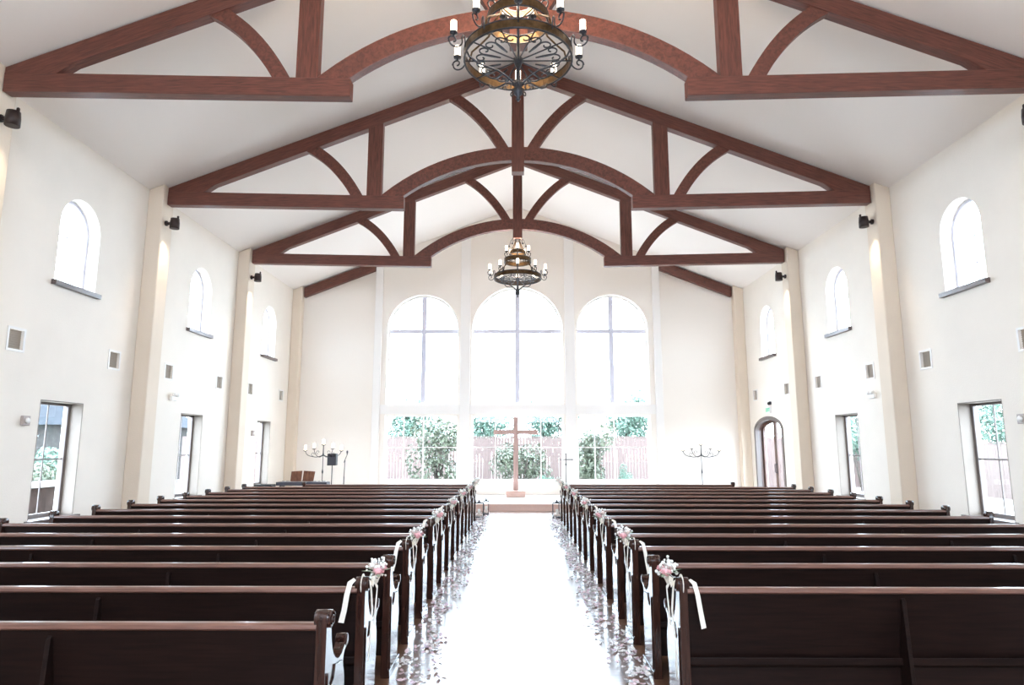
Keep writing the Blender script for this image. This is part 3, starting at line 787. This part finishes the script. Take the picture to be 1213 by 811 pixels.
# ------------------------------------------------------------------ flower petals along the aisle edges
def petal_mesh(L, W, cup, curl):
    v = []; f = []; n = 6
    for i in range(n + 1):
        t = i/n; w = W*math.sin(PI*(.12 + .80*t))**.8 * .5
        y = L*(t-.5); z = curl*L*(t-.3)**2
        for j in (-1, -.4, .4, 1):
            v.append((w*j, y, z + cup*W*j*j*.6 + .001))
    for i in range(n):
        for j in range(3): f.append((4*i+j, 4*i+j+1, 4*(i+1)+j+1, 4*(i+1)+j))
    nv = len(v)
    v += [(x, y, z + .0012) for x, y, z in v]
    f += [tuple(nv + q for q in reversed(fc)) for fc in f]
    rim = [4*i for i in range(n+1)] + [4*n+1, 4*n+2] + [4*i+3 for i in range(n, -1, -1)] + [2, 1]
    f += [(rim[i], rim[(i+1) % len(rim)], nv + rim[(i+1) % len(rim)], nv + rim[i]) for i in range(len(rim))]
    return v, f
kinds = []
for L, W, cup, curl in ((.038,.032,.30,.5), (.032,.030,.45,.9), (.044,.034,.2,.3)):
    for mm in ('petal_b', 'petal_a', 'petal_b', 'petal_c', 'petal_b'):
        kinds.append((petal_mesh(L, W, cup, curl), mm))
rd = random.Random(11)
cands = []
for sg in (-1, 1):
    y = 4.7
    clumps = []
    while y < 17.2:
        clumps.append((y, rd.uniform(.76, .98))); y += rd.uniform(.07, .20)
    for cy, cxx in clumps:
        for i in range(rd.randint(6, 13)):
            x = sg*(min(1.0, max(.60, rd.gauss(cxx, .06)))); yy = rd.gauss(cy, .10)
            if abs(x) > .985: x = sg*.985
            cands.append((yy, x))
cands.sort()
proto = {}
SMALL = MB(); 
def euler_for(): return (rd.uniform(-.25,.25), rd.uniform(-.25,.25), rd.uniform(0, 2*PI))
rest = {'petal_a': MB(), 'petal_b': MB(), 'petal_c': MB()}
for i, (yy, x) in enumerate(cands):
    ki = rd.randrange(len(kinds)); (v, f), mm = kinds[ki]; e = euler_for(); s = rd.uniform(.85, 1.25)
    z = .006 + rd.uniform(0, .008)
    if i < 300:
        if ki not in proto:
            m = MB(); m.add(v, f, True); o = m.build('flower_petal', M[mm]); proto[ki] = o
        else: o = proto[ki].copy(); COL.objects.link(o)
        o.location = (x, yy, z); o.rotation_euler = e; o.scale = (s, s, s)
        tag(o, 'fallen flower petal, pink to white, on the floor along the pew ends', 'petal', 'petals along the aisle')
    else:
        from mathutils import Euler
        q = Matrix.Translation((x, yy, z)) @ Euler(e).to_matrix().to_4x4() @ Matrix.Scale(s, 4)
        rest[mm].add([q @ Vector(p) for p in v], f, True)
allrest = MB(); sizes = []
for mm in rest:
    sizes.append(len(rest[mm].f)); allrest.add(rest[mm].v, rest[mm].f, True)
o = allrest.build('scattered_petals', M['petal_a'])
o.data.materials.append(M['petal_b']); o.data.materials.append(M['petal_c'])
idx = [0]*sizes[0] + [1]*sizes[1] + [2]*sizes[2]
o.data.polygons.foreach_set('material_index', idx)
tag(o, 'drift of pink and white petals farther up both aisle edges', 'petals', kind='stuff')

# ------------------------------------------------------------------ lanterns at the end of the aisle
def lantern(loc, w, h, lb):
    r = empty('floor_lantern', loc); tag(r, lb, 'lantern', 'lanterns at the front pews')
    a = w/2
    m = MB(); m.box(-a, a, -a, a, 0, .025); m.build('base', M['iron'], r, bevel=.003)
    for sx in (-1, 1):
        for sy in (-1, 1):
            m = MB(); m.tube([(sx*(a-.008), sy*(a-.008), .02), (sx*(a-.008), sy*(a-.008), h)], .007, 5); m.build('post', M['iron'], r)
    m = MB(); m.holed(rect_pts(-a, a, -a, a), [rect_pts(-a+.02, a-.02, -a+.02, a-.02)], h-.012, h+.004, lambda u, v, w_: (u, v, w_)); m.build('top_frame', M['iron'], r)
    m = MB(); m.lathe([(a*.5, h+.004), (.012, h+.05), (.02, h+.065), (.005, h+.08)], 8); m.build('finial', M['iron'], r)
    m = MB(); m.lathe([(.035, .026), (.035, .20)], 14); m.build('candle', M['wax'], r)
    m = MB()
    for i in range(12):
        b = 2*PI*i/12; m.ball((.062*math.cos(b), .062*math.sin(b), .05 + .01*(i % 3)), .022, 7, 5)
    m.build('flower_ring', M['blush'], r)
    m = MB()
    for i in range(10):
        b = 2*PI*(i+.4)/10; d = Vector((math.cos(b), math.sin(b), .15)); q = d.cross(Vector((0,0,1))).normalized(); c = Vector((0,0,.04))
        v = [c+d*.05, c+d*.075+q*.014, c+d*.094, c+d*.075-q*.014]
        m.add(v + [p + Vector((0,0,.002)) for p in v], [(0,1,2,3), (7,6,5,4), (0,4,5,1), (1,5,6,2), (2,6,7,3), (3,7,4,0)])
    m.build('leaf', M['leafgreen'], r)
lantern((-.97, 16.75, 0), .22, .36, 'black iron lantern with candle and flowers, keyboard side of the aisle end')
lantern((-.83, 17.55, 0), .14, .34, 'slim iron lantern nearest the step, keyboard side of the aisle')
lantern((.97, 16.75, 0), .22, .36, 'black iron lantern with candle and flowers, arched-door side of the aisle end')
lantern((1.13, 17.5, 0), .14, .34, 'slim iron lantern nearest the step, arched-door side of the aisle')

# ------------------------------------------------------------------ things on the platform
r = empty('wooden_cross', (-.06, 20.9, .185)); tag(r, 'tall rough wooden cross on a pinkish block before the centre window', 'cross')
m = MB(); m.box(-.30, .30, -.16, .16, .0, .20); m.build('base', M['base_wood'], r, bevel=.012)
m = MB(); m.box(-.075, .075, -.06, .06, .201, 2.48); m.build('upright', M['cross_wood'], r, bevel=.008)
m = MB(); m.box(-.70, .70, -.062, .058, 1.93, 2.07); m.build('crossbar', M['cross_wood'], r, bevel=.008)

def candelabrum(loc, lb):
    r = empty('candelabrum', loc); tag(r, lb, 'candelabrum', 'tall iron candelabra')
    m = MB(); m.lathe([(.012,.30),(.03,.33),(.012,.38),(.012,.72),(.028,.77),(.02,.83),(.012,.86),(.011,1.25),(.03,1.30),(.018,1.36),(.012,1.62)], 10); m.build('stem', M['iron'], r)
    for k in range(3):
        a = 2*PI*k/3 + .5; u = Vector((math.cos(a), math.sin(a), 0)); z = Vector((0,0,1))
        m = MB(); m.tube([tuple(z*.36), tuple(u*.06+z*.33), tuple(u*.12+z*.18), tuple(u*.20+z*.06), tuple(u*.26+z*.012), tuple(u*.30+z*.03)], .012, 6); m.build('foot', M['iron'], r)
    for i, (x, z) in enumerate(((-.56, 1.42), (-.29, 1.48), (0, 1.60), (.29, 1.48), (.56, 1.42))):
        y = 0
        m = MB()
        if x:
            sg = 1 if x > 0 else -1; ax = abs(x)
            p = [(0, 0, 1.30), (sg*ax*.25, 0, 1.22), (sg*ax*.6, 0, 1.24), (sg*ax*.95, 0, z-.12), (sg*ax, 0, z)]
            pb = []
            for j in range(len(p)-2):
                q0 = [(p[j][c]+p[j+1][c])/2 for c in range(3)] if j else p[0]
                q2 = [(p[j+1][c]+p[j+2][c])/2 for c in range(3)] if j < len(p)-3 else p[-1]
                pb += bez(q0, p[j+1], q2, 5)[(1 if j else 0):]
            m.tube(pb, .010, 6)
            m.tube(spiral((sg*(ax*.55), 0, z-.10), .065, .02, -PI/2, PI*1.3, (sg,0,0), (0,0,1), 14), .007, 5)
        else:
            m.tube([(0,0,1.58),(0,0,z)], .011, 6)
        ar = m.build('arm', M['iron'], r)
        m = MB(); m.lathe([(.012,-.02),(.055,.0),(.06,.018),(.035,.02)], 12, (x, y, z)); m.build('candle_cup', M['iron'], ar)
        m = MB(); m.lathe([(.034,.021),(.034,.17),(.022,.175)], 12, (x, y, z)); m.build('candle', M['candle_glow'], ar)
    return r
candelabrum((-6.02, 20.5, .185), 'tall iron five-candle candelabrum standing behind the keyboard')
candelabrum((5.66, 20.5, .185), 'tall iron five-candle candelabrum nearest the arched door')

# small metal standing cross at the inner end of the arched-door side
r = empty('standing_cross', (1.42, 19.6, .185)); tag(r, 'slim dark metal cross on a thin pole beside the centre window', 'cross stand')
m = MB(); m.lathe([(.14,0),(.14,.012),(.03,.03),(.02,.05)], 14); m.build('base', M['iron'], r)
m = MB(); m.tube([(0,0,.04),(0,0,1.05)], .011, 8); m.lathe([(.011,1.0),(.03,1.03),(.011,1.06)], 10); m.build('pole', M['iron'], r)
m = MB(); m.box(-.012,.012,-.01,.01,1.04,1.32); m.box(-.18,.18,-.009,.009,1.16,1.185)
for x, z in ((-.19,1.172),(.19,1.172),(0,1.335)): m.ball((x,0,z), .02)
m.build('cross_head', M['iron'], r)

# keyboard with wooden music desk, stool
r = empty('keyboard_piano', (-5.62, 17.45, 0)); tag(r, 'dark digital keyboard with brown wooden music desk near the platform', 'keyboard')
m = MB(); m.box(-.66,.66,-.17,.17,.74,.83); m.build('body', M['grey'], r, bevel=.012)
m = MB(); m.box(-.58,.58,.02,.165,.831,.838); m.build('white_keys', M['white'], r)
m = MB()
for i in range(34):
    if i % 7 not in (2, 6): m.box(-.565+i*.0335, -.55+i*.0335, .02, .10, .8385, .848)
m.build('black_keys', M['black'], r)
for x in (-.55, .55):
    m = MB(); m.box(x-.025, x+.025, -.14, .14, 0, .739); m.build('leg', M['black'], r, bevel=.006)
m = MB(); m.box(-.5245,.5245,.05,.08,.28,.34); m.build('stretcher', M['black'], r)
for s2 in (-1, 1):
    m = MB(); m.prism([(s2*.015, .845), (s2*.30, .845), (s2*.36 if s2 > 0 else s2*.26, 1.10), (s2*.02+.045, 1.12)], -.02, .0, lambda u, v, w: (u-.02, w - (v-.84)*.25 - .05, v)); m.build('music_desk', M['music_wood'], r, bevel=.004)
r = empty('piano_stool', (-6.50, 17.2, 0)); tag(r, 'low black stool at the end of the keyboard', 'stool')
m = MB(); m.box(-.26,.20,-.16,.16,.70,.78); m.build('seat', M['black'], r, bevel=.02)
for sx in (-.22, .16):
    for sy in (-.12, .12):
        m = MB(); m.tube([(sx, sy, 0), (sx*.95, sy*.95, .70)], .016, 6); m.build('leg', M['black'], r)

def tripod(r, h, mat):
    m = MB(); m.tube([(0,0,.12),(0,0,h)], .014, 8); m.build('pole', mat, r)
    for k in range(3):
        a = 2*PI*k/3 + .3
        m = MB(); m.tube([(.0,0,.32),(.19*math.cos(a), .19*math.sin(a), .008)], .009, 6); m.build('leg', mat, r)
r = empty('speaker_stand', (-5.31, 19.0, .185)); tag(r, 'slim black tripod stand holding the small speaker by the candelabrum', 'speaker stand'); tripod(r, 1.02, M['black'])
r = empty('loudspeaker', (-5.31, 19.0, 1.206)); tag(r, 'small black loudspeaker on a stand before the end wall', 'speaker')
m = MB(); m.box(-.125,.125,-.10,.10,0,.335); m.build('cabinet', M['black'], r, bevel=.012)
m = MB(); m.box(-.105,.105,-.108,-.101,.02,.24); m.build('grille', M['grey'], r, bevel=.003)
m = MB(); m.lathe([(.05,-.006),(.02,.0)], 14, (0,-.102,.285), axis='y'); m.build('tweeter', M['grey'], r)
r = empty('microphone_stand', (-4.96, 19.0, .185)); tag(r, 'thin microphone stand with boom, beside the small loudspeaker', 'microphone stand')
m = MB(); m.lathe([(.13,0),(.13,.015),(.02,.03)], 16); m.build('base', M['black'], r)
m = MB(); m.tube([(0,0,.02),(0,0,.72)], .014, 8); m.build('lower_tube', M['grey'], r)
m = MB(); m.tube([(0,0,.721),(.015,0,1.16)], .010, 8); m.build('upper_tube', M['grey'], r)
m = MB(); m.tube([(-.02,0,1.10),(.07,-.02,1.32)], .008, 6); m.build('boom', M['grey'], r)
m = MB(); m.lathe([(.012,0),(.02,.06),(.027,.085),(.02,.115),(.005,.122)], 10, (.072,-.02,1.32)); m.build('microphone', M['grey'], r)

# ------------------------------------------------------------------ outside
m = MB(); m.box(-60, 60, -30, 80, -.5, -.21)
struct(m.build('ground', M['paving']), 'pale ground outside the windows', 'ground')
def fence(p0, p1, h, mat, lb):
    a = Vector((*p0, 0)); b = Vector((*p1, 0)); d = (b-a); Ln = d.length; d.normalize()
    r = empty('wooden_fence', (p0[0], p0[1], -.21), math.atan2(d.y, d.x)); tag(r, lb, 'fence', 'garden fences')
    m = MB(); x = 0; rr = random.Random(3)
    while x < Ln:
        m.box(x, x+.138, -.01+rr.uniform(-.004,.004), .012, .03, h + rr.uniform(-.012,.012)); x += .145
    m.build('board', mat, r)
    for z in (.35, h-.35):
        m = MB(); m.box(0, Ln, .0125, .05, z-.045, z+.045); m.build('rail', mat, r)
    m = MB(); m.box(0, Ln, -.03, .03, h+.015, h+.05); m.build('cap', mat, r)
    x = .1; i = 0
    while x < Ln:
        m = MB(); m.box(x-.05, x+.05, .051, .15, 0, h); m.build('post', mat, r); x += 2.4
fence((-16, 31.5), (18, 31.5), 2.35, M['fence'], 'pale pinkish board fence behind the end windows')
fence((18, 31.3), (18, 4), 2.05, M['fence_pale'], 'pale board fence outside the arched-door wall')

def plant(name, loc, rad, n, leaf, mat, lb, cat, trunk=True, grp=None, seed=1, z0=.0):
    rr = random.Random(seed)
    r = empty(name, loc); tag(r, lb, cat, grp)
    m = MB(); rx, ry, rz = rad; cz = z0 + rz
    blobs = [(Vector((rr.uniform(-.55,.55)*rx, rr.uniform(-.55,.55)*ry, cz + rr.uniform(-.6,.6)*rz)), rr.uniform(.38,.55)) for _ in range(9)]
    for i in range(n):
        bc, bs = rr.choice(blobs)
        d = Vector((rr.gauss(0,1), rr.gauss(0,1), rr.gauss(0,1))).normalized()
        q = rr.uniform(.5, 1.0)**.5
        p = bc + Vector((d.x*rx*bs*q, d.y*ry*bs*q, d.z*rz*bs*q))
        if p.z < .05: continue
        nrm = (d + Vector((rr.gauss(0,.5), rr.gauss(0,.5), rr.gauss(.4,.5)))).normalized()
        u = nrm.orthogonal().normalized(); u = (Matrix.Rotation(rr.uniform(0,2*PI), 3, nrm) @ u); w = nrm.cross(u)
        L = leaf*rr.uniform(.7, 1.3); W = L*.42
        m.add([p - u*L/2, p + w*W/2 + nrm*L*.06, p + u*L/2, p - w*W/2 + nrm*L*.06], [(0,1,2,3)], False)
    m.build('foliage', mat, r)
    m = MB()
    if trunk:
        for k in range(4):
            a = 2*PI*k/4 + .4; e = Vector((math.cos(a)*rx*.45, math.sin(a)*ry*.45, cz + rz*.3))
            m.tube([(0.02*k, 0, 0), (e.x*.25, e.y*.25, cz*.5), tuple(e)], [.06, .045, .015], 6)
    else:
        m.tube([(0,0,0),(0,0,cz)], [.05,.02], 6)
    m.build('trunk', M['bark'], r)
    return r
G = -.21
plant('magnolia_shrub', (-3.35, 28.0, G), (1.35,1.0,1.75), 2600, .19, M['leaf_a'], 'tall olive shrub filling the low end window nearer the keyboard', 'shrub', grp='garden shrubs', seed=5)
plant('magnolia_shrub', (.2, 28.0, G), (1.35,1.0,1.15), 2200, .17, M['leaf_a'], 'lower olive shrub behind the wooden cross', 'shrub', grp='garden shrubs', seed=6)
plant('magnolia_shrub', (3.2, 28.0, G), (.95,.9,1.7), 2200, .19, M['leaf_a'], 'tall olive shrub in the low end window nearer the arched door', 'shrub', grp='garden shrubs', seed=7)
plant('round_shrub', (4.72, 28.6, G), (.42,.42,.62), 1500, .07, M['leaf_c'], 'small rounded green bush before the fence at the arched-door end', 'shrub', False, grp='garden shrubs', seed=8)
plant('round_shrub', (1.25, 26.4, G), (.42,.4,.46), 1200, .08, M['leaf_c'], 'small rounded green bush just beside the cross foot', 'shrub', False, grp='garden shrubs', seed=9)
tree_at = [(-8.6, 34.5, 1.6, 4.6, 11), (-5.1, 34.2, 1.75, 4.7, 12), (-1.6, 34.6, 1.75, 4.5, 13), (1.9, 34.3, 1.75, 4.4, 14), (5.4, 34.2, 1.75, 4.8, 15), (8.9, 34.6, 1.6, 4.5, 16)]
tl = ['keyboard end, outermost', 'over the tall shrub at the keyboard end', 'behind the cross on its keyboard side', 'behind the cross on its door side', 'over the rounded bush at the door end', 'door end, outermost']
for (x, y, q, h, sd), w in zip(tree_at, tl):
    plant('garden_tree', (x, y, G), (q*1.0, 1.4, h*.40), 3600, .21, M['leaf_b'], 'dark green tree beyond the garden fence, ' + w, 'tree', grp='trees beyond the fence', seed=sd, z0=h*.26)
for i, (x, y, h) in enumerate(((20.8, 24.6, 4.4), (21.5, 29.2, 4.8), (20.6, 20.5, 4.2), (15.2, 29.6, 3.6))):
    plant('garden_tree', (x, y, G), (1.9, 1.9, h*.38), 2400, .22, M['leaf_b'], ['leafy tree over the pale side fence, seen in the tall side window', 'leafy tree at the corner where the two fences meet', 'leafy tree beyond the pale fence, nearest the entrance', 'slim tree inside the fence corner, seen past the middle window'][i], 'tree', grp='trees along the side fence', seed=30+i, z0=h*.28)
# house, patio wall and shrubs seen through the wall opposite the arched door
r = empty('stone_house', (-27, 38, G)); tag(r, 'grey stone house with hipped slate roof across the patio', 'house')
m = MB(); m.box(-7, 7, -5, 5, 0, 3.0); m.build('wall', M['stone'], r)
m = MB(); m.add([(-7.5,-5.5,3.0),(7.5,-5.5,3.0),(7.5,5.5,3.0),(-7.5,5.5,3.0),(-2.5,0,5.4),(2.5,0,5.4)], [(0,1,5,4),(1,2,5),(2,3,4,5),(3,0,4),(3,2,1,0)]); m.build('roof', M['slate'], r)
for x in (-4.5, -1.2, 2.2, 5.0):
    m = MB(); m.box(x-.55, x+.55, -5.06, -5.001, .9, 2.3); w = m.build('window', M['white_trim'], r)
    m = MB(); m.box(x-.45, x+.45, -5.08, -5.061, 1.0, 2.2); m.build('pane', M['slate'], w)
r = empty('patio_wall', (-13.2, 19.0, G)); tag(r, 'brown stone patio wall with a pale cap outside the tall window', 'garden wall')
m = MB(); m.box(-.3, .3, -2.2, 2.2, 0, .86); m.build('body', M['brownstone'], r, bevel=.01)
m = MB(); m.box(-.42, .42, -2.32, 2.32, .861, .98); m.build('cap', M['paving'], r, bevel=.015)
for i, (x, y, q, h) in enumerate(((-16.5, 22.3, 1.1, 1.9), (-18.2, 25.6, 1.2, 2.1), (-15.0, 27.2, .8, 1.5))):
    plant('magnolia_shrub', (x, y, G), (q, q, h*.45), 1700, .16, M['leaf_a' if i != 1 else 'leaf_b'], ['olive shrub just beyond the brown patio wall', 'darker shrub farther beyond the brown patio wall', 'small olive shrub farthest along the patio'][i], 'shrub', grp='patio shrubs', seed=50+i)

# ------------------------------------------------------------------ light
w = bpy.data.worlds.new('bright_overcast_sky'); SC.world = w; w.use_nodes = True
nt = w.node_tree; nt.nodes.clear()
bg = nt.nodes.new('ShaderNodeBackground'); ow = nt.nodes.new('ShaderNodeOutputWorld')
bg.inputs['Color'].default_value = (.79,.93,1.12,1); bg.inputs['Strength'].default_value = 20.5
nt.links.new(bg.outputs[0], ow.inputs['Surface'])
def portal(loc, rot, sx, sy):
    ld = bpy.data.lights.new('window_portal', 'AREA'); ld.shape = 'RECTANGLE'; ld.size = sx; ld.size_y = sy; ld.cycles.is_portal = True
    o = bpy.data.objects.new('window_portal', ld); COL.objects.link(o); o.location = loc; o.rotation_euler = rot
for x0, x1, zs, rise in BW:
    portal(((x0+x1)/2, YB+.30, (3.14+zs+rise)/2), (R(-90),0,0), x1-x0, zs+rise-3.14)
    portal(((x0+x1)/2, YB+.30, 1.7), (R(-90),0,0), x1-x0, 2.15)
portal((0, YR-.3, 4.95), (R(90),0,0), 6.0, 3.1)  # guides sky light through the added rear opening
for sg in (-1, 1):
    for c in WC0 + WC:
        portal((sg*(WX+.32), c, 5.25), (0, R(90)*sg, 0), 1.6, 1.06)
        if not (sg > 0 and c > 19): portal((sg*(WX+.32), c, 1.55), (0, R(90)*sg, 0), 1.9, 1.06)
portal((WX+.32, DOOR[0], 1.35), (0, R(90), 0), 2.6, 2.2)

# ------------------------------------------------------------------ camera and colour
cd = bpy.data.cameras.new('camera'); cam = bpy.data.objects.new('camera', cd); COL.objects.link(cam)
cd.sensor_width = 36; cd.lens = 774.8/1213*36; cd.clip_end = 300
cam.location = (-.034, 0, 1.7721); cam.rotation_euler = (PI/2 + .1559, 0, .0069)
SC.camera = cam
vs = SC.view_settings
vs.view_transform = 'Standard'; vs.look = 'None'; vs.gamma = 1; vs.use_curve_mapping = False; vs.exposure = 0.0
SC.display_settings.display_device = 'sRGB'
cy = SC.cycles
cy.use_denoising = True; cy.max_bounces = 9; cy.diffuse_bounces = 6; cy.glossy_bounces = 4; cy.transparent_max_bounces = 8
cy.sample_clamp_indirect = 10; cy.blur_glossy = .6; cy.caustics_reflective = True; cy.caustics_refractive = False
